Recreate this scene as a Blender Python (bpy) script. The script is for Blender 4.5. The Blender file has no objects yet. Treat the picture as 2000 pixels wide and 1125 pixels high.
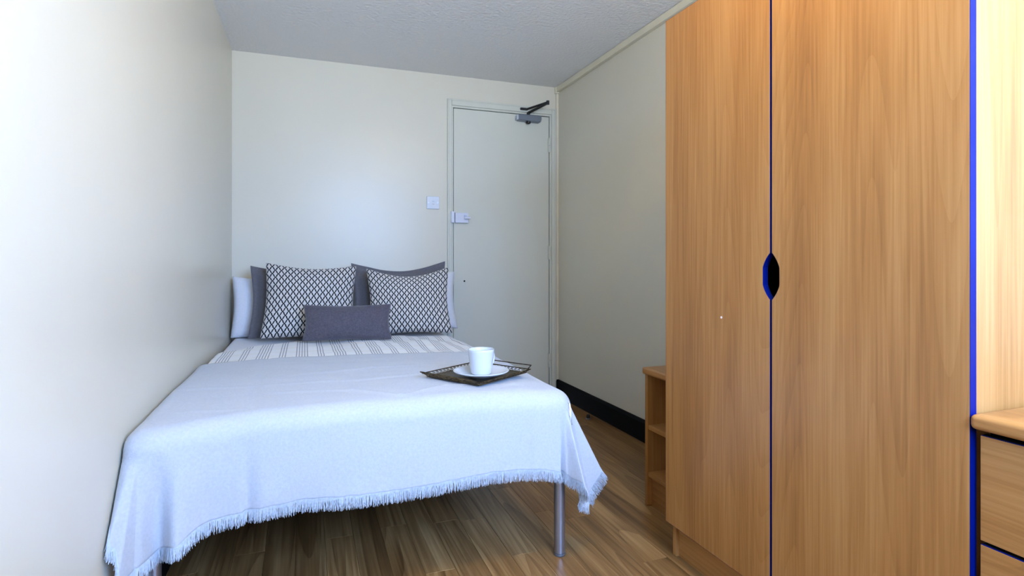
import bpy, bmesh, math, random
from mathutils import Vector, Matrix, noise

random.seed(7)
scene = bpy.context.scene
C = scene.collection
R = math.radians

# ------------------------------------------------------------------ camera, world, light, exposure
FPX, YAW, HORIZON = 1102.0, 20.18, 508.0
cam_data = bpy.data.cameras.new('camera')
cam = bpy.data.objects.new('camera', cam_data)
C.objects.link(cam)
cam.location = (0, 0, 1.0)
cam.rotation_euler = (R(90), 0, R(-YAW))
cam_data.sensor_width = 36
cam_data.lens = 36 * FPX / 2000
cam_data.shift_y = -(562.5 - HORIZON) / 2000
cam_data.clip_start = 0.02
scene.camera = cam

scene.view_settings.view_transform = 'Standard'
scene.view_settings.look = 'None'
scene.view_settings.gamma = 1
scene.view_settings.use_curve_mapping = False
scene.view_settings.exposure = 0.0

WX0, WX1, WZ0, WZ1, FRONT = 0.25, 1.66, 0.95, 2.19, -0.48      # the window in the wall behind the camera
SKY = 27.0
LAMP = 50.0
world = bpy.data.worlds.new('overcast_sky')
scene.world = world
world.use_nodes = True
nt = world.node_tree
bg = nt.nodes['Background']
tc = nt.nodes.new('ShaderNodeTexCoord')
sp = nt.nodes.new('ShaderNodeSeparateXYZ')
rp = nt.nodes.new('ShaderNodeValToRGB')
mr = nt.nodes.new('ShaderNodeMapRange')
mr.inputs[1].default_value = -1; mr.inputs[2].default_value = 1
nt.links.new(tc.outputs['Generated'], sp.inputs[0])
nt.links.new(sp.outputs['Z'], mr.inputs[0])
nt.links.new(mr.outputs[0], rp.inputs[0])
nt.links.new(rp.outputs[0], bg.inputs[0])
e = rp.color_ramp.elements
e[0].position = 0.46; e[0].color = (0.66, 0.86, 1.22, 1)        # open ground
e[1].position = 0.54; e[1].color = (0.46, 0.76, 1.42, 1)        # overcast sky
bg.inputs[1].default_value = SKY
pl = bpy.data.lights.new('window_daylight', 'AREA')
pl.shape = 'RECTANGLE'; pl.size = WX1 - WX0; pl.size_y = WZ1 - WZ0
pl.cycles.is_portal = True
po = bpy.data.objects.new('window_daylight', pl)
po.location = ((WX0 + WX1) / 2, FRONT - 0.09, (WZ0 + WZ1) / 2)
po.rotation_euler = (R(90), 0, 0)
C.objects.link(po)

# ------------------------------------------------------------------ pixel helpers (2000 x 1125 frame)
_s, _c = math.sin(R(YAW)), math.cos(R(YAW))
def atY(px, py, Y):
    u = (px - 1000) / FPX; t = Y / (_c - u * _s)
    return t * (_s + u * _c), 1 - (py - HORIZON) / FPX * t

# ------------------------------------------------------------------ mesh helpers
def box(bm, x0, x1, y0, y1, z0, z1):
    v = [bm.verts.new(p) for p in ((x0,y0,z0),(x1,y0,z0),(x1,y1,z0),(x0,y1,z0),(x0,y0,z1),(x1,y0,z1),(x1,y1,z1),(x0,y1,z1))]
    for q in ((0,3,2,1),(4,5,6,7),(0,1,5,4),(1,2,6,5),(2,3,7,6),(3,0,4,7)):
        bm.faces.new([v[i] for i in q])
def boxm(*a):
    bm = bmesh.new(); box(bm, *a); return bm
def tube(bm, pts, r, n=10, cap=True):
    pts = [Vector(p) for p in pts]
    rings = []
    up = None
    for i, p in enumerate(pts):
        d = (pts[min(i+1, len(pts)-1)] - pts[max(i-1, 0)]).normalized()
        if up is None:
            up = d.orthogonal().normalized()
        else:
            up = (up - d * up.dot(d)).normalized()
        b = d.cross(up)
        rr = r[i] if isinstance(r, (list, tuple)) else r
        rings.append([bm.verts.new(p + (up * math.cos(2*math.pi*k/n) + b * math.sin(2*math.pi*k/n)) * rr) for k in range(n)])
    for a, b in zip(rings, rings[1:]):
        for k in range(n):
            bm.faces.new((a[k], a[(k+1) % n], b[(k+1) % n], b[k]))
    if cap:
        bm.faces.new(list(reversed(rings[0]))); bm.faces.new(rings[-1])
def lathe(bm, prof, cx, cy, n=48):
    rings = []
    for r, z in prof:
        if r < 1e-6:
            rings.append([bm.verts.new((cx, cy, z))])
        else:
            rings.append([bm.verts.new((cx + r*math.cos(2*math.pi*k/n), cy + r*math.sin(2*math.pi*k/n), z)) for k in range(n)])
    for a, b in zip(rings, rings[1:]):
        for k in range(n):
            if len(a) == 1 and len(b) == 1: continue
            if len(a) == 1: bm.faces.new((a[0], b[(k+1) % n], b[k]))
            elif len(b) == 1: bm.faces.new((a[k], a[(k+1) % n], b[0]))
            else: bm.faces.new((a[k], a[(k+1) % n], b[(k+1) % n], b[k]))
def prism(bm, poly, axis, a0, a1):
    """closed polygon (list of 2-D points) extruded along an axis"""
    def P(p, a):
        return {'X': (a, p[0], p[1]), 'Y': (p[0], a, p[1]), 'Z': (p[0], p[1], a)}[axis]
    A = [bm.verts.new(P(p, a0)) for p in poly]; B = [bm.verts.new(P(p, a1)) for p in poly]
    n = len(poly)
    for i in range(n):
        bm.faces.new((A[i], A[(i+1) % n], B[(i+1) % n], B[i]))
    bm.faces.new(list(reversed(A))); bm.faces.new(B)
def obj(name, bm, mat, parent=None, bevel=0, smooth=False, seg=2):
    bmesh.ops.recalc_face_normals(bm, faces=bm.faces)
    me = bpy.data.meshes.new(name); bm.to_mesh(me); bm.free()
    me.materials.append(mat)
    o = bpy.data.objects.new(name, me); C.objects.link(o)
    if parent is not None:
        o.parent = parent
        off = parent.location.copy()
        if parent.parent is not None: off = Vector((0, 0, 0)) if parent.type == 'MESH' else off
        if parent.type == 'EMPTY': o.location = -off
    if smooth:
        for p in me.polygons: p.use_smooth = True
    if bevel:
        m = o.modifiers.new('bevel', 'BEVEL'); m.width = bevel; m.segments = seg; m.limit_method = 'ANGLE'; m.angle_limit = R(40)
        for p in me.polygons: p.use_smooth = True
        m.harden_normals = True
    return o
def tag(o, label=None, cat=None, group=None, kind=None):
    if label: o['label'] = label
    if cat: o['category'] = cat
    if group: o['group'] = group
    if kind: o['kind'] = kind
    return o
def thing(name, label, cat, loc, group=None):
    o = bpy.data.objects.new(name, None); C.objects.link(o)
    o.location = loc; o.empty_display_size = 0.05
    bpy.context.view_layer.update()
    return tag(o, label, cat, group)
def struct(name, bm, mat, **k):
    return tag(obj(name, bm, mat, **k), kind='structure')

# ------------------------------------------------------------------ materials
def mat(name, col, rough=0.5, metal=0.0, spec=0.5):
    m = bpy.data.materials.new(name); m.use_nodes = True
    b = m.node_tree.nodes['Principled BSDF']
    b.inputs['Base Color'].default_value = (*col, 1)
    b.inputs['Roughness'].default_value = rough
    b.inputs['Metallic'].default_value = metal
    b.inputs['Specular IOR Level'].default_value = spec
    return m
def N(m, t, **k):
    n = m.node_tree.nodes.new(t)
    for a, v in k.items(): setattr(n, a, v)
    return n
def L(m, a, b): m.node_tree.links.new(a, b)
def bsdf(m): return m.node_tree.nodes['Principled BSDF']
def mth(m, op, a, b=None, c=None, clamp=False):
    n = N(m, 'ShaderNodeMath', operation=op, use_clamp=clamp)
    for i, v in enumerate((a, b, c)):
        if v is None: continue
        if isinstance(v, (int, float)): n.inputs[i].default_value = v
        else: L(m, v, n.inputs[i])
    return n.outputs[0]
def noise_bump(m, scale, strength, dist=0.002, detail=4, coord='Object', vec=None, stack=None):
    t = N(m, 'ShaderNodeTexCoord'); n = N(m, 'ShaderNodeTexNoise')
    n.inputs['Scale'].default_value = scale; n.inputs['Detail'].default_value = detail
    L(m, vec or t.outputs[coord], n.inputs['Vector'])
    b = N(m, 'ShaderNodeBump'); b.inputs['Strength'].default_value = strength; b.inputs['Distance'].default_value = dist
    L(m, n.outputs[0], b.inputs['Height'])
    if stack: L(m, stack, b.inputs['Normal'])
    L(m, b.outputs[0], bsdf(m).inputs['Normal'])
    return b.outputs[0]
def tint_noise(m, c0, c1, scale, detail=3, vec=None):
    t = N(m, 'ShaderNodeTexCoord'); n = N(m, 'ShaderNodeTexNoise')
    n.inputs['Scale'].default_value = scale; n.inputs['Detail'].default_value = detail
    L(m, vec or t.outputs['Object'], n.inputs['Vector'])
    r = N(m, 'ShaderNodeValToRGB')
    r.color_ramp.elements[0].position = 0.3; r.color_ramp.elements[0].color = (*c0, 1)
    r.color_ramp.elements[1].position = 0.7; r.color_ramp.elements[1].color = (*c1, 1)
    L(m, n.outputs[0], r.inputs[0]); L(m, r.outputs[0], bsdf(m).inputs['Base Color'])
    return r.outputs[0]

def paint(name, c, rough, bump):
    m = mat(name, c, rough, spec=0.27)
    tint_noise(m, tuple(x * 0.975 for x in c), c, 3.0)
    n1 = noise_bump(m, 6.0, bump, 0.02, 3)
    noise_bump(m, 90.0, 0.08, 0.002, 3, stack=n1)
    return m
M = {}
M['wall'] = paint('cream_wall_paint', (0.72, 0.675, 0.555), 0.30, 0.05)
M['door_paint'] = paint('cream_gloss_paint', (0.68, 0.675, 0.58), 0.24, 0.02)
M['ceil'] = mat('stippled_ceiling', (0.86, 0.85, 0.83), 0.9, spec=0.1)
b1 = noise_bump(M['ceil'], 55.0, 0.6, 0.012, 5)
noise_bump(M['ceil'], 140.0, 0.3, 0.004, 3, stack=b1)
M['trunk'] = mat('cream_plastic_trunking', (0.78, 0.72, 0.55), 0.4); tint_noise(M['trunk'], (0.74, 0.68, 0.52), (0.80, 0.74, 0.57), 8)
M['skirt'] = mat('black_vinyl_skirting', (0.003, 0.003, 0.004), 0.6, spec=0.1); noise_bump(M['skirt'], 30, 0.1)
M['black'] = mat('black_rubber', (0.008, 0.008, 0.009), 0.5); noise_bump(M['black'], 80, 0.1)
M['dark'] = mat('dark_gap', (0.01, 0.01, 0.01), 0.9, spec=0.1); noise_bump(M['dark'], 80, 0.05)
M['plastic'] = mat('white_plastic', (0.66, 0.69, 0.74), 0.3); noise_bump(M['plastic'], 60, 0.02)
M['lock_white'] = mat('white_enamel_lock', (0.68, 0.69, 0.78), 0.35); noise_bump(M['lock_white'], 60, 0.03)
M['steel'] = mat('silver_tube', (0.42, 0.46, 0.56), 0.33, 0.9); noise_bump(M['steel'], 200, 0.03, 0.0005)
M['closer'] = mat('silver_grey_lacquer', (0.20, 0.23, 0.28), 0.35, 0.6); noise_bump(M['closer'], 120, 0.03)
M['blue'] = mat('blue_edge_lipping', (0.0, 0.006, 0.13), 0.45, spec=0.15); tint_noise(M['blue'], (0.0, 0.005, 0.115), (0.0, 0.008, 0.15), 6)
M['ceramic'] = mat('white_ceramic', (0.60, 0.64, 0.70), 0.16); noise_bump(M['ceramic'], 20, 0.02)
M['bronze'] = mat('antique_bronze', (0.16, 0.11, 0.055), 0.35, 0.9); tint_noise(M['bronze'], (0.03, 0.024, 0.018), (0.17, 0.125, 0.065), 60)
M['chip'] = mat('white_chip', (0.85, 0.8, 0.85), 0.6); noise_bump(M['chip'], 100, 0.05)

def wood(name, axis, cols, fine=1.0, rough=0.38, figure=0.085):
    """cols dark -> light; axis = direction of the grain in object space"""
    m = mat(name, cols[1], rough)
    t = N(m, 'ShaderNodeTexCoord'); oi = N(m, 'ShaderNodeObjectInfo')
    add = N(m, 'ShaderNodeVectorMath', operation='MULTIPLY_ADD')
    cmb = N(m, 'ShaderNodeCombineXYZ')
    for i in range(3): L(m, mth(m, 'MULTIPLY', oi.outputs['Random'], (7.3, 9.1, 5.7)[i]), cmb.inputs[i])
    add.inputs[1].default_value = (1, 1, 1)
    L(m, t.outputs['Object'], add.inputs[0]); L(m, cmb.outputs[0], add.inputs[2])
    def stretched(k):
        s = [1.0, 1.0, 1.0]; s['XYZ'.index(axis)] = k
        v = N(m, 'ShaderNodeVectorMath', operation='MULTIPLY'); v.inputs[1].default_value = s
        L(m, add.outputs[0], v.inputs[0]); return v.outputs[0]
    n1 = N(m, 'ShaderNodeTexNoise'); n1.inputs['Scale'].default_value = 9; n1.inputs['Detail'].default_value = 4
    L(m, stretched(0.09), n1.inputs['Vector'])
    n2 = N(m, 'ShaderNodeTexNoise'); n2.inputs['Scale'].default_value = 150 * fine; n2.inputs['Detail'].default_value = 3
    L(m, stretched(0.022), n2.inputs['Vector'])
    # cathedral figure: bands in a slowly warped field
    w = N(m, 'ShaderNodeTexNoise'); w.inputs['Scale'].default_value = 4.0; w.inputs['Detail'].default_value = 1
    L(m, stretched(0.055), w.inputs['Vector'])
    ph = mth(m, 'MULTIPLY', w.outputs[0], 44.0 * fine)
    fr = mth(m, 'FRACT', ph)
    band = mth(m, 'POWER', fr, 2.2)
    v = mth(m, 'MULTIPLY_ADD', n1.outputs[0], 0.75, mth(m, 'MULTIPLY', mth(m, 'SUBTRACT', n2.outputs[0], 0.08), 0.52))
    v = mth(m, 'SUBTRACT', v, mth(m, 'MULTIPLY', band, figure))
    r = N(m, 'ShaderNodeValToRGB')
    el = r.color_ramp.elements
    el[0].position = 0.30; el[0].color = (*cols[0], 1)
    el[1].position = 0.78; el[1].color = (*cols[2], 1)
    k = el.new(0.54); k.color = (*cols[1], 1)
    L(m, v, r.inputs[0]); L(m, r.outputs[0], bsdf(m).inputs['Base Color'])
    b = N(m, 'ShaderNodeBump'); b.inputs['Strength'].default_value = 0.06; b.inputs['Distance'].default_value = 0.001
    L(m, n2.outputs[0], b.inputs['Height']); L(m, b.outputs[0], bsdf(m).inputs['Normal'])
    return m, r
BEECH = ((0.265, 0.108, 0.028), (0.385, 0.172, 0.047), (0.48, 0.242, 0.080))
M['wood_v'], _ = wood('beech_laminate_upright', 'Z', BEECH)
M['wood_h'], _ = wood('beech_laminate_lengthwise', 'Y', BEECH)
M['wood_x'], _ = wood('beech_laminate_crosswise', 'X', BEECH)
FLOORC = ((0.10, 0.045, 0.014), (0.235, 0.122, 0.042), (0.40, 0.24, 0.10))
M['plank'], rr_ = wood('oak_floor_plank', 'Y', FLOORC, 0.6, 0.34, 0.15)
_m = M['plank']                                            # every plank a tone of its own
hs = N(_m, 'ShaderNodeHueSaturation'); oi = N(_m, 'ShaderNodeObjectInfo')
L(_m, mth(_m, 'MULTIPLY_ADD', oi.outputs['Random'], 0.30, 0.85), hs.inputs['Value'])
L(_m, rr_.outputs[0], hs.inputs['Color']); L(_m, hs.outputs[0], bsdf(_m).inputs['Base Color'])

def cloth_mat(name, c, c2, weave=420, rough=0.95, bump=0.25, sheen=0.2):
    m = mat(name, c, rough, spec=0.1)
    bsdf(m).inputs['Sheen Weight'].default_value = sheen
    col = tint_noise(m, c, c2, 140, 4)
    a = noise_bump(m, weave, bump, 0.001, 2)
    noise_bump(m, 14, 0.12, 0.01, 3, stack=a)
    return m, col
M['throw'], _ = cloth_mat('pale_grey_wool', (0.44, 0.47, 0.53), (0.495, 0.525, 0.585), 320, bump=0.4)
M['fringe'], _ = cloth_mat('pale_grey_yarn', (0.40, 0.46, 0.54), (0.54, 0.60, 0.68), 300)
M['linen'], _ = cloth_mat('white_cotton', (0.74, 0.74, 0.78), (0.80, 0.80, 0.84), 300)
M['greyp'], _ = cloth_mat('grey_cotton', (0.125, 0.118, 0.13), (0.155, 0.147, 0.16), 300)
M['velvet'], _ = cloth_mat('dusk_grey_velvet', (0.075, 0.068, 0.085), (0.115, 0.105, 0.13), 500, sheen=0.3)

# striped duvet: groups of five and of three fine grey lines running along the bed
def stripes():
    m, base = cloth_mat('striped_white_cotton', (0.78, 0.78, 0.78), (0.84, 0.84, 0.84), 300)
    t = N(m, 'ShaderNodeTexCoord'); s = N(m, 'ShaderNodeSeparateXYZ'); L(m, t.outputs['Object'], s.inputs[0])
    x = mth(m, 'FRACT', mth(m, 'DIVIDE', mth(m, 'ADD', s.outputs[0], 3.1295), 0.162))     # one period holds a 5-group and a 3-group
    mask = None
    for c in [0.25 + 0.072 * k for k in (-2, -1, 0, 1, 2)] + [0.75 + 0.072 * k for k in (-1, 0, 1)]:
        d = mth(m, 'LESS_THAN', mth(m, 'ABSOLUTE', mth(m, 'SUBTRACT', x, c)), 0.0125)
        mask = d if mask is None else mth(m, 'MAXIMUM', mask, d)
    y = mth(m, 'FRACT', mth(m, 'DIVIDE', s.outputs[1], 0.12))
    yb = mth(m, 'MULTIPLY', mth(m, 'LESS_THAN', mth(m, 'ABSOLUTE', mth(m, 'SUBTRACT', y, 0.5)), 0.10), 0.35)
    mx = N(m, 'ShaderNodeMix', data_type='RGBA'); L(m, yb, mx.inputs[0]); L(m, base, mx.inputs[6]); mx.inputs[7].default_value = (0.74, 0.70, 0.58, 1)
    m2 = N(m, 'ShaderNodeMix', data_type='RGBA'); L(m, mth(m, 'MULTIPLY', mask, 0.85), m2.inputs[0]); L(m, mx.outputs[2], m2.inputs[6]); m2.inputs[7].default_value = (0.16, 0.16, 0.21, 1)
    L(m, m2.outputs[2], bsdf(m).inputs['Base Color'])
    return m
M['stripe'] = stripes()
# cushion cover: dark trellis of upright diamonds on off-white, in the cover's own UVs
def trellis():
    m, base = cloth_mat('trellis_print_cotton', (0.56, 0.53, 0.50), (0.63, 0.60, 0.57), 300)
    uv = N(m, 'ShaderNodeUVMap'); s = N(m, 'ShaderNodeSeparateXYZ'); L(m, uv.outputs[0], s.inputs[0])
    u = mth(m, 'MULTIPLY', s.outputs[0], 15.0); v = mth(m, 'MULTIPLY', s.outputs[1], 9.5)
    wob = mth(m, 'MULTIPLY', mth(m, 'SINE', mth(m, 'MULTIPLY', v, 4 * math.pi)), 0.045)
    mask = None
    for sg in (1, -1):
        f = mth(m, 'FRACT', mth(m, 'ADD', mth(m, 'MULTIPLY_ADD', v, sg, u), mth(m, 'MULTIPLY', wob, sg)))
        d = mth(m, 'GREATER_THAN', mth(m, 'ABSOLUTE', mth(m, 'SUBTRACT', f, 0.5)), 0.392)
        mask = d if mask is None else mth(m, 'MAXIMUM', mask, d)
    m2 = N(m, 'ShaderNodeMix', data_type='RGBA'); L(m, mask, m2.inputs[0]); L(m, base, m2.inputs[6]); m2.inputs[7].default_value = (0.010, 0.010, 0.016, 1)
    L(m, m2.outputs[2], bsdf(m).inputs['Base Color'])
    return m
M['trellis'] = trellis()

# ------------------------------------------------------------------ room shell
BACK, RIGHT, CEIL = 3.80, 1.76, 2.273
LN, LB = -0.441, -0.414                                  # left wall: x at y=0 and at the back corner
def leftx(y): return LN + (LB - LN) * y / BACK
DX0, DX1, DZ = 0.967, 1.685, 2.05                        # door leaf
OX0, OX1, OZ = DX0 - 0.005, DX1 + 0.005, DZ + 0.005      # clear opening in the frame

bm = bmesh.new(); box(bm, -0.62, RIGHT + 0.15, FRONT - 0.2, BACK + 0.2, -0.06, -0.008)
floor = struct('floor', bm, M['dark'])
bm = bmesh.new(); box(bm, -0.62, RIGHT + 0.15, FRONT - 0.2, BACK + 0.2, CEIL, CEIL + 0.1)
struct('ceiling', bm, M['ceil'])
bm = bmesh.new()
y0, y1 = FRONT - 0.2, BACK + 0.2
prism(bm, [(leftx(y0) - 0.12, y0), (leftx(y0), y0), (leftx(y1), y1), (leftx(y1) - 0.12, y1)], 'Z', -0.05, CEIL + 0.05)
struct('wall_left', bm, M['wall'])
bm = bmesh.new(); box(bm, RIGHT, RIGHT + 0.12, FRONT - 0.2, BACK + 0.2, -0.05, CEIL + 0.05)
struct('wall_right', bm, M['wall'])
bm = bmesh.new()
FX0, FX1, FZ = OX0 - 0.028, OX1 + 0.028, OZ + 0.028      # rough opening (jamb lining inside it)
box(bm, -0.5, FX0, BACK, BACK + 0.12, -0.05, CEIL + 0.05)
box(bm, FX0, FX1, BACK, BACK + 0.12, FZ, CEIL + 0.05)
box(bm, FX1, RIGHT + 0.05, BACK, BACK + 0.12, -0.05, CEIL + 0.05)
struct('wall_back', bm, M['wall'])
bm = bmesh.new()
box(bm, -0.55, WX0, FRONT - 0.16, FRONT, -0.05, CEIL + 0.05)
box(bm, WX1, RIGHT + 0.05, FRONT - 0.16, FRONT, -0.05, CEIL + 0.05)
box(bm, WX0, WX1, FRONT - 0.16, FRONT, -0.05, WZ0)
box(bm, WX0, WX1, FRONT - 0.16, FRONT, WZ1, CEIL + 0.05)
struct('wall_front', bm, M['wall'])

# window behind the camera: frame with one mullion, two panes, sill board
M['upvc'] = mat('white_window_frame', (0.8, 0.8, 0.8), 0.3); noise_bump(M['upvc'], 40, 0.02)
g = bpy.data.materials.new('window_glass'); g.use_nodes = True
gn = g.node_tree; gn.nodes.clear()
go = gn.nodes.new('ShaderNodeOutputMaterial'); tr = gn.nodes.new('ShaderNodeBsdfTransparent'); gl = gn.nodes.new('ShaderNodeBsdfGlossy'); mx = gn.nodes.new('ShaderNodeMixShader')
gl.inputs['Roughness'].default_value = 0.02; mx.inputs[0].default_value = 0.06
gn.links.new(tr.outputs[0], mx.inputs[1]); gn.links.new(gl.outputs[0], mx.inputs[2]); gn.links.new(mx.outputs[0], go.inputs[0])
M['glass'] = g
bm = bmesh.new()
f, ym = 0.05, FRONT - 0.10
box(bm, WX0, WX1, ym - 0.03, ym + 0.03, WZ0, WZ0 + f); box(bm, WX0, WX1, ym - 0.03, ym + 0.03, WZ1 - f, WZ1)
box(bm, WX0, WX0 + f, ym - 0.03, ym + 0.03, WZ0 + f, WZ1 - f); box(bm, WX1 - f, WX1, ym - 0.03, ym + 0.03, WZ0 + f, WZ1 - f)
xm = WX0 + (WX1 - WX0) * 0.62
box(bm, xm - f / 2, xm + f / 2, ym - 0.03, ym + 0.03, WZ0 + f, WZ1 - f)
win = struct('window_1', bm, M['upvc'], bevel=0.004)
for a, b in ((WX0 + f, xm - f / 2), (xm + f / 2, WX1 - f)):
    obj('pane', boxm(a, b, ym - 0.003, ym + 0.003, WZ0 + f, WZ1 - f), M['glass'], win)
obj('window_sill', boxm(WX0 - 0.04, WX1 + 0.04, FRONT - 0.07, FRONT + 0.05, WZ0 - 0.025, WZ0 + 0.0), M['upvc'], win, bevel=0.004)

# floor planks
PW, PL, GAP = 0.098, 0.92, 0.0003
shared = {}
nx = 24
for i in range(nx):
    x0 = -0.52 + i * PW
    if x0 > RIGHT + 0.02: break
    y = FRONT - 0.1 - random.random() * PL
    while y < BACK + 0.05:
        a, b = max(y, FRONT - 0.1), min(y + PL, BACK + 0.1)
        y += PL
        if b - a < 0.03: continue
        ln = round(b - a, 3)
        if ln not in shared:
            bm = bmesh.new(); box(bm, GAP, PW - GAP, GAP, ln - GAP, -0.008, 0.0)
            bmesh.ops.recalc_face_normals(bm, faces=bm.faces)
            top = [e_ for e_ in bm.edges if all(v.co.z > -0.001 for v in e_.verts)]
            bmesh.ops.bevel(bm, geom=top, offset=0.0005, segments=1, affect='EDGES')
            me = bpy.data.meshes.new('plank'); bm.to_mesh(me); bm.free(); me.materials.append(M['plank']); shared[ln] = me
        o = bpy.data.objects.new('plank', shared[ln]); C.objects.link(o)
        o.location = (x0, a, 0); o.parent = floor

# skirting
def skirt(name, poly_y0, poly_y1, side):
    bm = bmesh.new()
    if side > 0:
        prism(bm, [(RIGHT, 0), (RIGHT - 0.016, 0), (RIGHT - 0.016, 0.105), (RIGHT - 0.011, 0.118), (RIGHT, 0.12)], 'Y', poly_y0, poly_y1)
    else:
        a0, a1 = leftx(poly_y0), leftx(poly_y1)
        v = []
        for (yy, xx) in ((poly_y0, a0), (poly_y1, a1)):
            v.append([bm.verts.new(p) for p in ((xx, yy, 0), (xx + 0.014, yy, 0), (xx + 0.014, yy, 0.105), (xx + 0.009, yy, 0.118), (xx, yy, 0.12))])
        for k in range(5): bm.faces.new((v[0][k], v[0][(k+1) % 5], v[1][(k+1) % 5], v[1][k]))
        bm.faces.new(v[0]); bm.faces.new(v[1])
    return struct(name, bm, M['skirt'])
skirt('baseboard_right', 2.0, BACK, 1)
skirt('baseboard_left', FRONT, BACK, -1)

# cable trunking: along the top of the right wall and down the corner
bm = boxm(RIGHT - 0.026, RIGHT, FRONT, BACK, CEIL - 0.040, CEIL - 0.002)
t1 = struct('trim_1', bm, M['trunk'], bevel=0.003)
tag(t1, 'cream plastic cable trunking along the top of the right wall')
obj('lid_seam', boxm(RIGHT - 0.0275, RIGHT - 0.0255, FRONT + 0.01, BACK - 0.03, CEIL - 0.036, CEIL - 0.008), M['trunk'], t1, bevel=0.001)
obj('end_cap', boxm(RIGHT - 0.031, RIGHT - 0.0005, BACK - 0.026, BACK - 0.0005, CEIL - 0.048, CEIL - 0.001), M['trunk'], t1, bevel=0.003)
bm = boxm(RIGHT - 0.020, RIGHT, BACK - 0.014, BACK, 0.12, CEIL - 0.046)
tag(struct('trim_2', bm, M['trunk'], bevel=0.003), 'cream corner strip running down beside the door frame')

# ------------------------------------------------------------------ door, frame, ironmongery
bm = bmesh.new()
for (a, b, z0, z1) in ((FX0, OX0, 0, FZ), (OX1, FX1, 0, FZ), (OX0, OX1, OZ, FZ)):
    box(bm, a, b, BACK - 0.004, BACK + 0.11, z0, z1)
for (a, b, z0, z1) in ((OX0, OX0 + 0.012, 0, OZ), (OX1 - 0.012, OX1, 0, OZ), (OX0, OX1, OZ - 0.012, OZ)):   # stops behind the leaf
    box(bm, a, b, BACK + 0.045, BACK + 0.07, z0, z1)
lining = struct('trim_3', bm, M['door_paint'])
tag(lining, 'painted door lining around the closed door')
AX0, AX1, AZ = 0.921, 1.739, 2.112
def arch(name, a, b, z0, z1, parent):
    return obj(name, boxm(a, b, BACK - 0.016, BACK, z0, z1), M['door_paint'], parent, bevel=0.004)
ar = boxm(AX0, OX0 - 0.012, BACK - 0.016, BACK - 0.0, 0, AZ)
ar = struct('trim_4', ar, M['door_paint'], bevel=0.004)
tag(ar, 'cream painted architrave round the door')
arch('architrave_head', OX0 - 0.012, OX1 + 0.012, OZ + 0.012, AZ, ar)
arch('architrave_jamb', OX1 + 0.012, AX1, 0, AZ, ar)
obj('moulding', boxm(AX0 + 0.006, AX0 + 0.012, BACK - 0.019, BACK - 0.012, 0, AZ - 0.006), M['door_paint'], ar, bevel=0.002)
obj('moulding', boxm(AX0 + 0.006, AX1 - 0.006, BACK - 0.019, BACK - 0.012, AZ - 0.012, AZ - 0.006), M['door_paint'], ar, bevel=0.002)
obj('moulding', boxm(AX1 - 0.014, AX1 - 0.008, BACK - 0.019, BACK - 0.012, 0, AZ - 0.006), M['door_paint'], ar, bevel=0.002)

door = struct('door_1', boxm(DX0, DX1, BACK + 0.001, BACK + 0.042, 0.006, DZ), M['door_paint'], bevel=0.0015)
tag(door, 'plain cream flush door with closer and white rim lock')
for z0, z1 in ((1.79, 1.896), (1.004, 1.105), (0.213, 0.315)):
    bm = bmesh.new()
    tube(bm, [(DX1 + 0.003, BACK - 0.008, z0), (DX1 + 0.003, BACK - 0.008, (z0 + z1) / 2 - 0.001)], 0.0080, 12)
    tube(bm, [(DX1 + 0.003, BACK - 0.006, (z0 + z1) / 2 + 0.001), (DX1 + 0.003, BACK - 0.008, z1)], 0.0080, 12)
    h = obj('hinge', bm, M['door_paint'], door, bevel=0.001)
    obj('hinge_leaf', boxm(DX1 - 0.010, DX1 + 0.012, BACK - 0.0025, BACK + 0.0005, z0 + 0.002, z1 - 0.002), M['door_paint'], h)
# closer
cz0, cz1 = 1.995, 2.043
bm = bmesh.new()
prism(bm, [(1.428, cz0 + 0.004), (1.600, cz0), (1.607, cz0 + 0.018), (1.606, cz1), (1.432, cz1 - 0.002), (1.428, cz1 - 0.012)], 'Y', BACK - 0.052, BACK + 0.001)
clo = obj('door_closer', bm, M['closer'], door, bevel=0.005)
obj('end_plate', boxm(1.419, 1.4285, BACK - 0.048, BACK + 0.0005, cz0 + 0.007, cz1 - 0.006), M['plastic'], clo, bevel=0.002)
for dz in (0.014, 0.031):
    bm = bmesh.new(); tube(bm, [(1.4165, BACK - 0.024, cz0 + dz), (1.4195, BACK - 0.024, cz0 + dz)], 0.0055, 12); obj('valve_screw', bm, M['steel'], clo)
bm = bmesh.new(); tube(bm, [(1.513, BACK - 0.026, cz0 - 0.014), (1.513, BACK - 0.026, cz0 - 0.009), (1.513, BACK - 0.026, cz0 + 0.004)], [0.009, 0.017, 0.018], 16); obj('spindle_cap', bm, M['black'], clo)
bm = bmesh.new(); tube(bm, [(1.513, BACK - 0.026, cz1 - 0.003), (1.513, BACK - 0.026, cz1 + 0.020)], 0.011, 14); obj('spindle', bm, M['black'], clo)
def bar(bm, p, q, w, t):
    p, q = Vector(p), Vector(q); d = (q - p).normalized(); s_ = Vector((0, 0, 1)); s_ = (s_ - d * d.dot(s_)).normalized(); n_ = d.cross(s_)
    vs = []
    for e_ in (p, q):
        for sa, sb in ((1, 1), (1, -1), (-1, -1), (-1, 1)): vs.append(bm.verts.new(e_ + s_ * w / 2 * sa + n_ * t / 2 * sb))
    for q_ in ((0,1,2,3),(7,6,5,4),(0,4,5,1),(1,5,6,2),(2,6,7,3),(3,7,4,0)): bm.faces.new([vs[i] for i in q_])
elbow = (1.602, BACK - 0.17, 2.062 + 0.040)
bm = bmesh.new(); bar(bm, (1.513, BACK - 0.026, cz1 + 0.018), elbow, 0.013, 0.018); obj('closer_arm', bm, M['black'], clo, bevel=0.002)
foot = (1.500, BACK - 0.022, 2.086)
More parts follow.
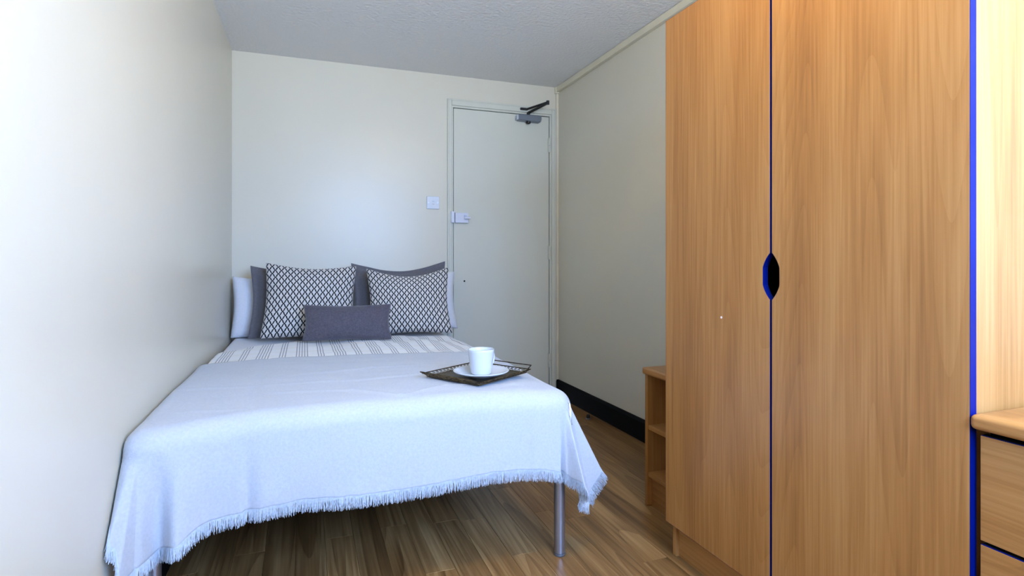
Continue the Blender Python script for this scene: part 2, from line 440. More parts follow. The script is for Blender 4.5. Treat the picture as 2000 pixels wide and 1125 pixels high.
bm = bmesh.new(); bar(bm, (elbow[0], elbow[1], elbow[2] + 0.006), foot, 0.011, 0.016); obj('closer_link', bm, M['black'], clo, bevel=0.002)
bm = bmesh.new(); tube(bm, [(elbow[0], elbow[1], elbow[2] - 0.010), (elbow[0], elbow[1], elbow[2] + 0.016)], 0.011, 14); obj('elbow_joint', bm, M['black'], clo)
obj('arm_shoe', boxm(1.452, 1.508, BACK - 0.030, BACK - 0.0155, 2.078, 2.094), M['black'], clo, bevel=0.003)
# rim lock and its keep
lk = obj('rim_lock', boxm(0.972, 1.066, BACK - 0.026, BACK + 0.002, 1.257, 1.327), M['lock_white'], door, bevel=0.003)
bm = boxm(1.034, 1.048, BACK - 0.038, BACK - 0.025, 1.282, 1.312)
k_ = obj('snib_boss', bm, M['lock_white'], lk, bevel=0.003)
obj('snib_lever', boxm(1.034, 1.078, BACK - 0.046, BACK - 0.037, 1.283, 1.300), M['lock_white'], lk, bevel=0.004)
bm = bmesh.new(); tube(bm, [(1.040, BACK - 0.047, 1.305), (1.040, BACK - 0.024, 1.305)], 0.006, 12); obj('lock_pin', bm, M['steel'], lk)
obj('lock_keep', boxm(0.9425, 0.9655, BACK - 0.034, BACK - 0.003, 1.257, 1.334), M['lock_white'], ar, bevel=0.003)
bm = bmesh.new(); tube(bm, [(1.044, BACK - 0.0006, 0.854), (1.044, BACK + 0.002, 0.854)], 0.006, 10)
obj('old_screw_hole', bm, M['dark'], door)

# light switch
sw = thing('light_switch', 'square white light switch on the back wall beside the door', 'light switch', (0.8215, BACK, 1.348))
pl_ = obj('switch_plate', boxm(0.778, 0.865, BACK - 0.009, BACK - 0.0002, 1.348, 1.434), M['plastic'], sw, bevel=0.003)
bm = bmesh.new(); prism(bm, [(BACK - 0.0088, 1.378), (BACK - 0.0135, 1.380), (BACK - 0.0105, 1.391), (BACK - 0.0125, 1.402), (BACK - 0.0088, 1.404)], 'X', 0.814, 0.829)
obj('rocker', bm, M['plastic'], sw, bevel=0.0008)
for sx in (0.7905, 0.8525):
    bm = bmesh.new(); tube(bm, [(sx, BACK - 0.0098, 1.391), (sx, BACK - 0.0086, 1.391)], 0.0036, 12); obj('screw', bm, M['steel'], sw)

# ------------------------------------------------------------------ wardrobe
WF, WY0, WY1, WT = 1.155, 0.687, 1.625, 1.812             # door face x, door span y, height of the top
GY = 1.162                                               # gap between the doors
wd = thing('wardrobe', 'tall two-door beech wardrobe with blue edging on its doors', 'wardrobe', (1.46, 1.15, 0))
wx0, wx1 = WF + 0.021, RIGHT - 0.004
cy0, cy1 = WY0 + 0.004, WY1 - 0.012
obj('side_panel', boxm(wx0, wx1, cy1 - 0.018, cy1, 0, WT), M['wood_v'], wd, bevel=0.001)
obj('side_panel', boxm(wx0, wx1, cy0, cy0 + 0.018, 0, WT), M['wood_v'], wd, bevel=0.001)
obj('top_panel', boxm(wx0, wx1, cy0 + 0.018, cy1 - 0.018, WT - 0.018, WT), M['wood_h'], wd, bevel=0.001)
obj('bottom_panel', boxm(wx0, wx1, cy0 + 0.018, cy1 - 0.018, 0.10, 0.118), M['wood_h'], wd)
obj('back_panel', boxm(wx1 - 0.008, wx1, cy0 + 0.018, cy1 - 0.018, 0.118, WT - 0.018), M['wood_v'], wd)
obj('centre_partition', boxm(wx0 + 0.03, wx1 - 0.008, GY - 0.009, GY + 0.009, 0.118, WT - 0.018), M['dark'], wd)
obj('plinth', boxm(wx0 + 0.012, wx0 + 0.030, cy0 + 0.018, cy1 - 0.018, 0, 0.10), M['wood_h'], wd)
def wardrobe_door(ya, yb, cut):
    """outline in (y, z); cut = y of the edge that carries the finger pull"""
    z0, z1, zc, hh, hw = 0.112, WT + 0.002, 0.957, 0.062, 0.025
    arc = []
    for k in range(33):
        t = -1 + 2 * k / 32
        w_ = hw * min(1.0, 1.12 * (1 - abs(t) ** 2.2))
        arc.append((zc + hh * t, w_))
    if cut == yb:
        out = [(ya, z0), (yb, z0)] + [(yb - w_, z) for z, w_ in arc] + [(yb, z1), (ya, z1)]
    else:
        out = [(ya, z0), (yb, z0), (yb, z1), (ya, z1)] + [(ya + w_, z) for z, w_ in reversed(arc)]
    n = len(out); inn = []
    for i in range(n):
        p0, p, p1 = Vector(out[i-1]), Vector(out[i]), Vector(out[(i+1) % n])
        n0 = Vector((-(p - p0).y, (p - p0).x)).normalized(); n1 = Vector((-(p1 - p).y, (p1 - p).x)).normalized()
        m_ = (n0 + n1).normalized(); k = 0.0010 / max(0.5, m_.dot(n0))
        inn.append(p + m_ * k)
    bm = bmesh.new(); prism(bm, [tuple(p) for p in inn], 'X', WF, WF + 0.018)
    d = obj('door', bm, M['wood_v'], wd)
    bm = bmesh.new()
    va = [[bm.verts.new((x, *p)) for p in poly] for x, poly in ((WF + 0.0004, out), (WF + 0.0004, inn), (WF + 0.0176, inn), (WF + 0.0176, out))]
    for a in range(4):
        for i in range(n):
            bm.faces.new((va[a][i], va[a][(i+1) % n], va[(a+1) % 4][(i+1) % n], va[(a+1) % 4][i]))
    eb = obj('edge_band', bm, M['blue'], d)
    eb['label'] = 'bright blue edge lipping'
    return d
d1 = wardrobe_door(GY + 0.0028, WY1, GY + 0.0028)
d2 = wardrobe_door(WY0, GY - 0.0028, GY - 0.0028)
def atXp(px, py, X):
    u = (px - 1000) / FPX; t = X / (_s + u * _c)
    return t * (_c - u * _s), 1 - (py - HORIZON) / FPX * t
yy, zz = atXp(1409, 620, WF)
bm = bmesh.new(); tube(bm, [(WF - 0.0008, yy, zz), (WF + 0.0005, yy, zz)], 0.0035, 9)
obj('paint_chip', bm, M['chip'], d1)

# ------------------------------------------------------------------ low open shelf unit between wardrobe and skirting
SX, SY0, SY1, SZ = 1.311, 1.645, 1.985, 0.562
su = thing('shelf_unit', 'low open beech shelf unit standing behind the wardrobe', 'shelf unit', (1.52, 1.81, 0))
sx1 = RIGHT - 0.020
obj('side_panel', boxm(SX, sx1, SY1 - 0.018, SY1, 0, SZ - 0.028), M['wood_v'], su, bevel=0.001)
obj('side_panel', boxm(SX, sx1, SY0, SY0 + 0.018, 0, SZ - 0.028), M['wood_v'], su, bevel=0.001)
obj('top_board', boxm(SX - 0.012, sx1, SY0 - 0.006, SY1 + 0.006, SZ - 0.028, SZ), M['wood_h'], su, bevel=0.008, seg=3)
for z in (0.310, 0.118):
    obj('shelf', boxm(SX + 0.004, sx1 - 0.006, SY0 + 0.018, SY1 - 0.018, z, z + 0.018), M['wood_h'], su, bevel=0.001)
obj('back_panel', boxm(sx1 - 0.006, sx1, SY0 + 0.018, SY1 - 0.018, 0, SZ - 0.028), M['wood_v'], su)
obj('plinth', boxm(SX + 0.022, SX + 0.038, SY0 + 0.018, SY1 - 0.018, 0, 0.118), M['wood_h'], su)

# ------------------------------------------------------------------ drawer unit and its worktop
du = thing('drawer_unit', 'beech chest of drawers with dark gaps under a pale worktop', 'drawers', (1.46, 0.05, 0))
dy0, dy1, dxf = -0.44, 0.676, 1.165
obj('side_panel', boxm(dxf + 0.022, RIGHT - 0.004, dy1 - 0.020, dy1 - 0.004, 0, 0.688), M['skirt'], du)
obj('side_panel', boxm(dxf + 0.022, RIGHT - 0.004, dy0, dy0 + 0.018, 0, 0.688), M['wood_v'], du)
obj('back_panel', boxm(RIGHT - 0.012, RIGHT - 0.004, dy0 + 0.018, dy1 - 0.020, 0, 0.688), M['wood_v'], du)
obj('plinth', boxm(dxf + 0.04, dxf + 0.056, dy0 + 0.018, dy1 - 0.020, 0, 0.078), M['wood_h'], du)
for z0, z1 in ((0.486, 0.678), (0.284, 0.478), (0.082, 0.276)):
    d = obj('drawer_front', boxm(dxf, dxf + 0.018, dy0 + 0.002, dy1, z0, z1), M['wood_h'], du, bevel=0.0008)
    eb = obj('edge_band', boxm(dxf + 0.0006, dxf + 0.0045, dy0 + 0.003, dy1 - 0.001, z1 - 0.0002, z1 + 0.001), M['blue'], d)
    obj('gap_shade_strip', boxm(dxf + 0.0048, dxf + 0.018, dy0 + 0.003, dy1 - 0.001, z1 - 0.0002, z1 + 0.0015), M['dark'], d)  # black strip stands in for the shade inside the drawer gap
    eb['label'] = 'blue edge lipping along the drawer top'
    obj('drawer_box', boxm(dxf + 0.018, RIGHT - 0.05, dy0 + 0.03, dy1 - 0.03, z0 + 0.01, z1 - 0.03), M['dark'], d)
wt = obj('worktop', boxm(1.146, RIGHT - 0.002, FRONT + 0.01, 0.684, 0.690, 0.718), M['wood_h'], None, bevel=0.009, seg=3)
tag(wt, 'pale beech worktop with rounded front edge beside the wardrobe', 'worktop')

# ------------------------------------------------------------------ bed
bed = thing('bed', 'double bed on round silver tube legs', 'bed', (0.215, 2.75, 0))
BX0, BX1, BY0, BY1 = -0.400, 0.832, 1.720, 3.78
for lx, ly in ((0.812, 1.742), (-0.378, 1.742), (0.812, 3.74), (-0.378, 3.74)):
    bm = bmesh.new(); tube(bm, [(lx, ly, 0.010), (lx, ly, 0.30)], 0.0185, 28)
    lg = obj('leg', bm, M['steel'], bed, smooth=False, bevel=0.0015)
    bm = bmesh.new(); tube(bm, [(lx, ly, 0.0), (lx, ly, 0.004), (lx, ly, 0.010)], [0.0175, 0.0195, 0.0195], 28)
    obj('foot_cap', bm, M['closer'], lg)
for a in ((BX0, BX1, BY0, BY0 + 0.03), (BX0, BX1, BY1 - 0.03, BY1), (BX0, BX0 + 0.03, BY0 + 0.03, BY1 - 0.03), (BX1 - 0.03, BX1, BY0 + 0.03, BY1 - 0.03)):
    obj('frame_rail', boxm(*a, 0.30, 0.345), M['steel'], bed, bevel=0.004)
obj('base_board', boxm(BX0 + 0.03, BX1 - 0.03, BY0 + 0.03, BY1 - 0.03, 0.318, 0.345), M['skirt'], bed)
ms = boxm(BX0, BX1 - 0.002, BY0 + 0.005, BY1, 0.345, 0.542)
mo = obj('mattress', ms, M['linen'], None, bevel=0.035, seg=4)
tag(mo, 'mattress in a white sheet lying on the bed', 'mattress')

# soft top surface shared by the duvet and the throw
TX0, TX1, TY = -0.410, 0.846, 1.680                      # outline of the draped cloth
def nz(x, y, s, o=0.0): return noise.noise(Vector((x * s + o, y * s - o, o * 1.7)))
def ztop(x, y):
    u = (x - 0.22) / 0.62
    z = 0.571 + 0.014 * max(0.0, 1 - u * u) - 0.004 * max(0.0, u) 
    z += 0.006 * nz(x, y, 3.1, 4.0) + 0.003 * nz(x, y, 8.0, 9.0)
    if y > 2.95: z -= 0.010 * min(1, (y - 2.95) / 0.12)
    return z
def edge(d, r):
    if d <= 0: return d, 0.0
    if d < r * math.pi / 2: return r * math.sin(d / r), r * (1 - math.cos(d / r))
    return r, r + d - r * math.pi / 2
def keys(k, t):
    """smooth interpolation of keyed pairs"""
    if t <= k[0][0]: return k[0][1:]
    for a, b in zip(k, k[1:]):
        if t <= b[0]:
            f_ = (t - a[0]) / (b[0] - a[0]); f_ = f_ * f_ * (3 - 2 * f_)
            return tuple(p + (q - p) * f_ for p, q in zip(a[1:], b[1:]))
    return k[-1][1:]
RC = 0.060
def ty(s):
    k_ = min(1.0, max(0.0, (-0.16 - s) / 0.22)); return TY - 0.062 * k_ * k_ * (3 - 2 * k_)
RIGHT_FOLD = [(0, 0.0, 0.02), (7, 0.0, -0.10), (15, 0.04, 0.02), (28, 0.12, 0.30), (38, 0.08, 0.12), (47, 0.24, 0.0), (62, 0.44, 0.08), (90, 0.22, 0.0)]
LEFT_FOLD = [(0, 0.0, 0.18), (10, -0.04, 0.40), (24, -0.10, 0.52), (45, -0.10, 0.50), (90, 0.0, 0.0)]
FRONT_WAVE = [(-0.40, 0.20), (-0.38, 0.18), (-0.345, -0.08), (-0.30, 0.15), (-0.235, 0.0), (-0.160, 0.055), (-0.148, -0.02), (-0.11, 0.035), (0.0, 0.01), (0.2, 0.03), (0.42, 0.012),
              (0.60, 0.028), (0.675, 0.0), (0.70, 0.022), (0.78, 0.02), (0.846, 0.02)]
CREASES = [(0.146, 1.865, 0.277, 1.745, 0.0040), (0.277, 1.745, 0.439, 1.835, 0.0040), (-0.10, 1.95, 0.146, 1.865, 0.003), (0.439, 1.835, 0.70, 1.80, 0.0025), (0.60, 1.78, 0.78, 1.86, 0.003), (-0.33, 1.80, -0.15, 1.76, 0.003), (-0.15, 2.16, 0.25, 2.24, 0.003), (0.25, 2.24, 0.62, 2.20, 0.0025)]
def drape(s, f_):
    """cloth coordinates: s across (x when flat), f_ = distance past the front edge line (negative = on top)"""
    sR, sL, df = s - (TX1 - RC), (TX0 + 0.03) - s, f_ 
    # f_ measured from the front line towards the camera
    TYs = ty(s)
    x, y, z = s, TYs + RC - f_, 0
    if sR > 0 and df > 0:
        rho, phi = math.hypot(sR, df), math.degrees(math.atan2(sR, df))
        h, dr = edge(rho, RC); hang = max(0.0, rho - RC * math.pi / 2)
        ox, oy = keys(RIGHT_FOLD, phi)
        x = TX1 - RC + math.sin(R(phi)) * h + ox * hang; y = TYs + RC - math.cos(R(phi)) * h - oy * hang
        dr = min(dr, RC) + hang * math.sqrt(max(0.1, 1 - ox * ox - oy * oy)) if hang > 0 else dr
        return Vector((x, y, ztop(TX1 - RC, TYs + RC) - dr))
    if sL > 0 and df > 0:
        rho, phi = math.hypot(sL, df), math.degrees(math.atan2(sL, df))
        h, dr = edge(rho, RC); hang = max(0.0, rho - RC * math.pi / 2)
        ox, oy = keys(LEFT_FOLD, phi)
        x = TX0 + 0.03 - math.sin(R(phi)) * h * 0.9 + ox * hang; y = TYs + RC - math.cos(R(phi)) * h - oy * hang
        dr = min(dr, RC) + hang * math.sqrt(max(0.1, 1 - ox * ox - oy * oy)) if hang > 0 else dr
        return Vector((max(x, leftx(y) + 0.006), y, ztop(TX0 + 0.03, TYs + RC) - dr))
    if df > 0:
        h, dr = edge(df, RC); hang = max(0.0, df - RC * math.pi / 2)
        w_ = keys(FRONT_WAVE, s)[0]
        k_ = min(1.0, hang / 0.2)
        oy = w_ * k_ * 0.2 if hang < 0.2 else w_ * hang
        y = TYs + RC - h - oy + 0.004 * nz(s, df, 9, 2.0) * k_
        return Vector((s, y, ztop(s, TYs + RC) - dr))
    if sR > 0:
        h, dr = edge(sR, RC); hang = max(0.0, sR - RC * math.pi / 2)
        a = 0.16 * math.exp(df / 0.18) + 0.02 * math.sin(y * 17)
        return Vector((TX1 - RC + h + a * hang, y, ztop(TX1 - RC, y) - dr))
    if sL > 0:
        h, dr = edge(sL, RC); 
        return Vector((max(TX0 + 0.03 - h * 0.9, leftx(y) + 0.006), y, ztop(TX0 + 0.03, y) - dr))
    z = ztop(s, y)
    # pressed fold lines and shallow wrinkles of the throw
    z += -0.0030 * math.exp(-((s + 0.146) / 0.012) ** 2) + 0.0025 * math.exp(-((s - 0.675) / 0.010) ** 2)
    z += 0.0035 * math.exp(-((y - 2.02 - 0.16 * abs(s - 0.15)) / 0.012) ** 2) * (1 if s < 0.55 else 0.4)
    for (ax, ay, bx, by, amp) in CREASES:
        ux, uy = bx - ax, by - ay; q = max(0.0, min(1.0, ((s - ax) * ux + (y - ay) * uy) / (ux * ux + uy * uy)))
        dd = math.hypot(s - ax - q * ux, y - ay - q * uy)
        if dd < 0.05: z += amp * math.exp(-(dd / 0.011) ** 2)
    z += 0.0022 * nz(s * 0.6 + y, y * 2.2, 7, 1.0)
    return Vector((s, y, z))
HEM = [(-0.53, 0.41), (-0.47, 0.33), (-0.425, 0.245), (-0.366, 0.262), (-0.304, 0.284), (-0.248, 0.311), (-0.143, 0.315), (-0.004, 0.320), (0.144, 0.311), (0.273, 0.312), (0.427, 0.314), (0.559, 0.328), (0.713, 0.324), (0.805, 0.311), (1.1, 0.305)]
def hemf(s):
    z = keys(HEM, s)[0]
    z += 0.0035 * nz(s, 0.3, 26, 3) + 0.0015 * nz(s, 0.1, 60, 5)
    return 0.575 - RC + RC * math.pi / 2 - z
S0, S1, FAR = TX0 + 0.03 - 0.15, TX1 - RC + 0.30, 2.575
NU, NV = 230, 130
def far_line(s): return FAR - 0.085 * (s - 0.2) + 0.012 * nz(s, 0.7, 3, 8)
bm = bmesh.new(); grid = []
for j in range(NV + 1):
    row = []
    for i in range(NU + 1):
        s = S0 + (S1 - S0) * i / NU
        f0 = -(far_line(s) - (ty(s) + RC)); f1 = hemf(s)
        t = j / NV
        f_ = f0 + (f1 - f0) * t
        row.append(bm.verts.new(drape(s, f_)))
    grid.append(row)
for j in range(NV):
    for i in range(NU):
        bm.faces.new((grid[j][i], grid[j][i+1], grid[j+1][i+1], grid[j+1][i]))
hemp = [(grid[NV][i].co.copy(), (grid[NV][i].co - grid[NV-3][i].co).normalized()) for i in range(NU + 1)]
leftp = [(grid[j][0].co.copy(), (grid[j][0].co - grid[j][3].co).normalized()) for j in range(NV - 34, NV + 1)]
rightp = [(grid[j][NU].co.copy(), (grid[j][NU].co - grid[j][NU-3].co).normalized()) for j in range(NV - 40, NV + 1)]
th_ = obj('throw_blanket', bm, M['throw'], None, smooth=True)
sd = th_.modifiers.new('thickness', 'SOLIDIFY'); sd.thickness = 0.004; sd.offset = -1.0
tag(th_, 'pale blue-grey wool throw with fringed hem draped over the foot of the bed', 'blanket')
def fringe_strands(bm, line, per, length, rnd):
    for a, b in zip(line, line[1:]):
        d = (b[0] - a[0]).length
        n = max(1, int(d * per + rnd.random()))
        for k in range(n):
            t = (k + rnd.random()) / n
            p = a[0].lerp(b[0], t); dirn = (a[1].lerp(b[1], t)).normalized()
            ln = length * rnd.uniform(0.75, 1.08)
            side = (b[0] - a[0]).normalized() * rnd.uniform(-0.14, 0.14)
            out = Vector((rnd.uniform(-0.1, 0.1), rnd.uniform(-0.15, 0.10), 0))
            d1_ = (dirn * 1.0 + side + out).normalized(); d2_ = (d1_ + Vector((rnd.uniform(-0.25, 0.25), rnd.uniform(-0.2, 0.2), -0.5))).normalized()
            pts = [p - dirn * 0.004, p + d1_ * ln * 0.5, p + d1_ * ln * 0.5 + d2_ * ln * 0.5]
            tube(bm, pts, [0.0008, 0.0007, 0.0004], 3, cap=False)
rnd = random.Random(3)
bm = bmesh.new()
for line in (hemp, rightp): fringe_strands(bm, line, 1300, 0.033, rnd)
fr_ = obj('fringe', bm, M['fringe'], th_)
fr_['kind'] = 'stuff'; fr_['label'] = 'short pale yarn fringe along the hem'

# duvet: soft striped cover, turned down in front of the pillows
bm = bmesh.new(); grid = []
DU, DV, DEND = 120, 110, 3.30
dr_ = 0.05
for j in range(DV + 1):
    row = []
    for i in range(DU + 1):
        s = -0.52 + (1.00 + 0.52) * i / DU
        yend = DEND - 0.30 * math.exp(-((s + 0.42) / 0.20) ** 2) + 0.01 * nz(s, 0.2, 5, 6)
        tt = j / DV
        y = 1.62 + (yend - 1.62) * tt
        sR, sL, df = s - (0.832 - dr_), (-0.372) - s, (1.692 + dr_) - y
        hx, dx_ = edge(sR, dr_) if sR > 0 else (0, 0)
        hl, dl_ = edge(sL, 0.022) if sL > 0 else (0, 0)
        hf, dy_ = edge(df, dr_) if df > 0 else (0, 0)
        px = s if sR <= 0 and sL <= 0 else ((0.832 - dr_ + hx) if sR > 0 else (-0.372 - hl))
        py = y if df <= 0 else 1.692 + dr_ - hf
        z = ztop(min(max(s, -0.38), 0.80), max(y, 1.74)) - 0.0075 - max(dx_, dl_, dy_)
        if y > 2.60 and sR <= 0 and sL <= 0:                  # soft bulges in the uncovered strip
            k_ = min(1, (y - 2.60) / 0.1)
            z += k_ * (0.009 * nz(s, y, 6.5, 12) + 0.004 * math.sin(s * 21 + y * 9) * (1 if s > 0.2 else 0.4))
        if tt > 0.975: z -= 0.012 * ((tt - 0.975) / 0.025) ** 2
        row.append(bm.verts.new((px, py, z)))
    grid.append(row)
for j in range(DV):
    for i in range(DU):
        bm.faces.new((grid[j][i], grid[j][i+1], grid[j+1][i+1], grid[j+1][i]))
dv = obj('duvet', bm, M['stripe'], None, smooth=True)
sd = dv.modifiers.new('thickness', 'SOLIDIFY'); sd.thickness = 0.012; sd.offset = -1.0
tag(dv, 'white duvet with groups of fine grey stripes, lying on the mattress', 'duvet')

# ------------------------------------------------------------------ pillows and cushions
def pillow(name, w, h, T, material, label, cat, loc, lean, yaw, roll=0.0, pinch=0.07, flange=0.0, sag=0.02, wr=0.006, seed=0.0, exp_=0.42, group=None, fat=0.0):
    n = 44
    bm = bmesh.new(); uvl = bm.loops.layers.uv.new('UVMap')
    sides = []
    for side in (-1, 1):
        g_ = []
        for j in range(n + 1):
            row = []
            for i in range(n + 1):
                u, v = -1 + 2 * i / n, -1 + 2 * j / n
                fx, fz = 1 - 2 * flange / w, 1 - 2 * flange / h
                uu, vv = min(1, abs(u) / fx), min(1, abs(v) / fz)
                th = T / 2 * max(0.0, (1 - uu ** 2.0)) ** exp_ * max(0.0, (1 - vv ** 2.0)) ** exp_
                th *= 1 + fat * -v
                pin = pinch * (1 - 0.0)
                x = w / 2 * u * (1 - pin * math.cos(v * math.pi / 2) ** 1.3)
                z = h / 2 * v * (1 - pin * math.cos(u * math.pi / 2) ** 1.3)
                z += h / 2
                top = max(0.0, v)
                z -= sag * top ** 2 * math.cos(u * math.pi / 2) 
                ed = min(1.0, 4 * (1 - max(abs(u), abs(v))))
                wv = wr * (noise.noise(Vector((x * 9 + seed, z * 9, side * 3 + seed))) + 0.6 * noise.noise(Vector((x * 22 - seed, z * 16, side * 5.0))))
                # gathers running in from the corners
                cr = abs(abs(u) - abs(v)); wv += 0.5 * wr * math.exp(-(cr / 0.12) ** 2) * math.sin((abs(u) + abs(v)) * 15 + seed) * (abs(u * v))
                y = side * (th + wv * ed + 0.0016)
                if flange and (uu >= 1 or vv >= 1): y += 0.006 * noise.noise(Vector((x * 12 + seed, z * 12, 1)))
                y += 0.012 * noise.noise(Vector((x * 3 + seed, z * 3, 2.2)))
                row.append(bm.verts.new((x, y, z)))
            g_.append(row)
        for j in range(n):
            for i in range(n):
                q = [g_[j][i], g_[j][i+1], g_[j+1][i+1], g_[j+1][i]]
                uvq = [(i / n, j / n), ((i+1) / n, j / n), ((i+1) / n, (j+1) / n), (i / n, (j+1) / n)]
                if side > 0: q.reverse(); uvq.reverse()
                fc = bm.faces.new(q)
                for lp, c_ in zip(fc.loops, uvq): lp[uvl].uv = c_
        sides.append(g_)
    a, b = sides
    per = [(0, i) for i in range(n)] + [(j, n) for j in range(n)] + [(n, i) for i in range(n, 0, -1)] + [(j, 0) for j in range(n, 0, -1)]
    for k in range(len(per)):
        p, q = per[k], per[(k+1) % len(per)]
        fc = bm.faces.new((a[q[0]][q[1]], a[p[0]][p[1]], b[p[0]][p[1]], b[q[0]][q[1]]))
        for lp, c_ in zip(fc.loops, (q, p, p, q)): lp[uvl].uv = (c_[1] / n, c_[0] / n)
    o = obj(name, bm, material, None, smooth=True)
    o.rotation_euler = (R(-lean), R(roll), R(yaw))
    o.location = loc
    return tag(o, label, cat, group)
ZB = 0.556
pillow('pillow', 0.645, 0.365, 0.15, M['linen'], 'white pillow against the left wall, behind a grey pillow', 'pillow', (-0.080, 3.635, ZB - 0.008), 13, 0, pinch=0.04, sag=0.03, seed=1.1)
pillow('pillow', 0.69, 0.385, 0.15, M['linen'], 'white pillow in front of the door, sticking out past the bed edge', 'pillow', (0.606, 3.635, ZB - 0.008), 13, 0, pinch=0.05, sag=0.02, seed=5.4)
pillow('pillow', 0.565, 0.42, 0.12, M['greyp'], 'plain grey flanged pillow beside the left wall, mostly behind a trellis cushion', 'pillow', (-0.015, 3.475, ZB + 0.002), 15, 0, roll=0.5, flange=0.035, sag=0.025, seed=2.2)
pillow('pillow', 0.585, 0.445, 0.12, M['greyp'], 'plain grey flanged pillow with its corner up against the door frame', 'pillow', (0.562, 3.475, ZB + 0.002), 15, -3, roll=-1.0, flange=0.035, sag=0.045, seed=7.7)
pillow('cushion', 0.49, 0.432, 0.14, M['trellis'], 'black and white trellis cushion nearer the left wall', 'cushion', (0.020, 3.315, ZB + 0.009), 19, 0, roll=3.0, pinch=0.06, sag=0.015, seed=3.1)
pillow('cushion', 0.49, 0.41, 0.14, M['trellis'], 'black and white trellis cushion nearer the door', 'cushion', (0.580, 3.300, ZB + 0.008), 19, -7, roll=-1.0, pinch=0.08, sag=0.04, seed=8.3)
pillow('cushion', 0.455, 0.200, 0.115, M['velvet'], 'small oblong dark grey velvet cushion in front of the trellis cushions', 'cushion', (0.215, 3.105, ZB + 0.019), 22, -4, roll=0.5, pinch=0.055, sag=0.006, wr=0.008, seed=4.6)

# ------------------------------------------------------------------ tray, saucer and mug on the throw
TC = Vector((0.582, 1.943, 0)); TRZ = R(33); HALF = 0.122
TZ = max(ztop(TC.x + a_ * 0.04, TC.y + b_ * 0.04) for a_ in range(-3, 4) for b_ in range(-3, 4)) + 0.0030
tray = thing('serving_tray', 'square bronze filigree tray with wire handles lying on the throw', 'tray', (TC.x, TC.y, TZ))
def tl(x, y, z):
    x *= 1.09
    return Vector((TC.x + x * math.cos(TRZ) - y * math.sin(TRZ), TC.y + x * math.sin(TRZ) + y * math.cos(TRZ), TZ + z))
def trayobj(name, bm, m, parent, **k):
    for v in bm.verts: v.co = tl(*v.co)
    return obj(name, bm, m, parent, **k)
trayobj('tray_base', boxm(-HALF, HALF, -HALF, HALF, 0.0, 0.004), M['bronze'], tray, bevel=0.001)
RH, FL = 0.013, 0.010                                    # gallery height and flare
def ring(bm, half, z, r):
    c_ = [(-half, -half, z), (half, -half, z), (half, half, z), (-half, half, z)]
    for k in range(4): tube(bm, [c_[k], c_[(k+1) % 4]], r, 6)
bm = bmesh.new(); ring(bm, HALF + FL, RH, 0.0019); trayobj('rim_wire', bm, M['bronze'], tray)
for sd_ in range(4):                                     # pierced gallery: crossed wires and small rings on each side
    bm = bmesh.new()
    ca, sa = math.cos(sd_ * math.pi / 2), math.sin(sd_ * math.pi / 2)
    def P(t, k): 
        d = HALF + FL * k; x, y = t * (d / HALF), -d
        return (x * ca - y * sa, x * sa + y * ca, 0.004 + (RH - 0.004) * k)
    ncell = 15
    for c_ in range(ncell):
        a = -HALF + 2 * HALF * c_ / ncell; b = -HALF + 2 * HALF * (c_ + 1) / ncell
        tube(bm, [P(a, 0), P(b, 1)], 0.0008, 4); tube(bm, [P(b, 0), P(a, 1)], 0.0008, 4)
        m_ = (a + b) / 2
        tube(bm, [P(m_ + 0.0042 * math.cos(q * math.pi / 4), 0.5 + 0.33 * math.sin(q * math.pi / 4)) for q in range(9)], 0.0007, 4)
    trayobj('pierced_gallery', bm, M['bronze'], tray)
for sx in (-1, 1):
    d0, d1, hw = HALF + FL, HALF + FL + 0.020, HALF * 0.98
    bm = bmesh.new()
    tube(bm, [(sx * d0, -hw, RH), (sx * d1, -hw, RH + 0.010), (sx * d1, hw, RH + 0.010), (sx * d0, hw, RH)], 0.0020, 8)
    trayobj('handle', bm, M['bronze'], tray)

SC = Vector((0.581, 1.895))
z0 = TZ + 0.0048
sau = bmesh.new()
lathe(sau, [(0, z0 + 0.003), (0.030, z0 + 0.003), (0.032, z0), (0.040, z0), (0.042, z0 + 0.004), (0.070, z0 + 0.008), (0.095, z0 + 0.018), (0.0985, z0 + 0.0215), (0.0965, z0 + 0.0228), (0.090, z0 + 0.0195), (0.066, z0 + 0.0115), (0.042, z0 + 0.0085), (0, z0 + 0.0080)], SC.x, SC.y, 64)
so = obj('saucer', sau, M['ceramic'], None, smooth=True)
tag(so, 'round white saucer lying on the bronze tray', 'saucer')
mz = z0 + 0.0088
mug = thing('mug', 'white ceramic mug standing on the saucer', 'mug', (SC.x, SC.y, mz))
bm = bmesh.new()
lathe(bm, [(0, mz + 0.0027), (0.026, mz + 0.0027), (0.028, mz), (0.033, mz), (0.0365, mz + 0.0054), (0.0395, mz + 0.0270), (0.0435, mz + 0.0585), (0.0458, mz + 0.0792), (0.0462, mz + 0.0851), (0.0450, mz + 0.0869), (0.0432, mz + 0.0851), (0.0425, mz + 0.0765), (0.038, mz + 0.0360), (0.034, mz + 0.0090), (0.02, mz + 0.0054), (0, mz + 0.0054)], SC.x, SC.y, 64)
obj('cup_body', bm, M['ceramic'], mug, smooth=True)
bm = bmesh.new()
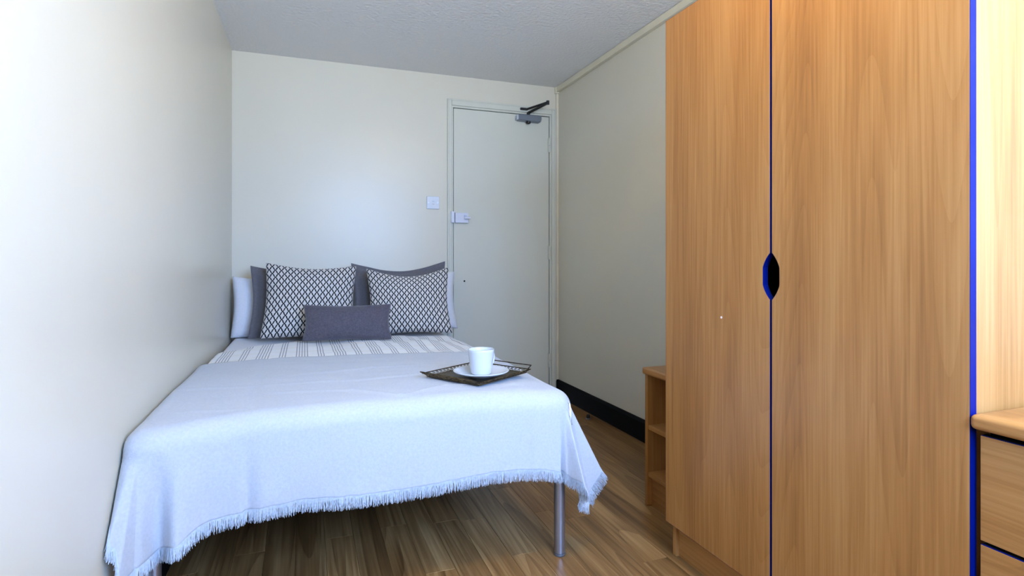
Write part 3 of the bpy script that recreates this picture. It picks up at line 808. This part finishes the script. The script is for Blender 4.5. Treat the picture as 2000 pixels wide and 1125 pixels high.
ang = R(31); hd = Vector((math.cos(ang), math.sin(ang), 0)); bp = Vector((SC.x, SC.y, mz))
hp = []
for k in range(13):
    a = -math.pi / 2 + math.pi * k / 12
    hp.append(bp + hd * (0.041 + 0.004 * (k / 12) + 0.024 * math.cos(a)) + Vector((0, 0, 0.048 + 0.026 * math.sin(a))))
tube(bm, hp, 0.0052, 10)
obj('handle', bm, M['ceramic'], mug, smooth=True)

# ------------------------------------------------------------------ small black stop on the floor by the skirting
ds = thing('door_stop', 'small black floor stop beside the black skirting board', 'door stop', (1.676, 3.17, 0))
bm = bmesh.new(); lathe(bm, [(0, 0.0), (0.014, 0.0), (0.0145, 0.004), (0.012, 0.006), (0.0105, 0.0065)], 1.676, 3.17, 20); obj('base_ring', bm, M['closer'], ds)
bm = bmesh.new(); lathe(bm, [(0.0105, 0.004), (0.0115, 0.010), (0.0115, 0.022), (0.009, 0.027), (0, 0.028)], 1.676, 3.17, 20); obj('rubber_bumper', bm, M['black'], ds, smooth=True)

# ------------------------------------------------------------------ ceiling lamp above the wardrobe doors (out of the frame)
LX, LY = 0.93, 0.92
cl = thing('ceiling_lamp', 'round ceiling lamp with opal bowl near the wardrobe', 'lamp', (LX, LY, CEIL))
bm = bmesh.new(); lathe(bm, [(0, CEIL - 0.001), (0.075, CEIL - 0.001), (0.075, CEIL - 0.02), (0.06, CEIL - 0.028), (0, CEIL - 0.028)], LX, LY, 32); obj('lamp_base', bm, M['plastic'], cl)
gm = bpy.data.materials.new('warm_opal_glass'); gm.use_nodes = True
b_ = gm.node_tree.nodes['Principled BSDF']
b_.inputs['Base Color'].default_value = (0.9, 0.85, 0.75, 1); b_.inputs['Emission Color'].default_value = (1.0, 0.67, 0.06, 1); b_.inputs['Emission Strength'].default_value = LAMP
bm = bmesh.new(); lathe(bm, [(0.07, CEIL - 0.028), (0.125, CEIL - 0.05), (0.135, CEIL - 0.08), (0.11, CEIL - 0.115), (0.06, CEIL - 0.135), (0, CEIL - 0.14)], LX, LY, 32)
obj('opal_bowl', bm, gm, cl, smooth=True)
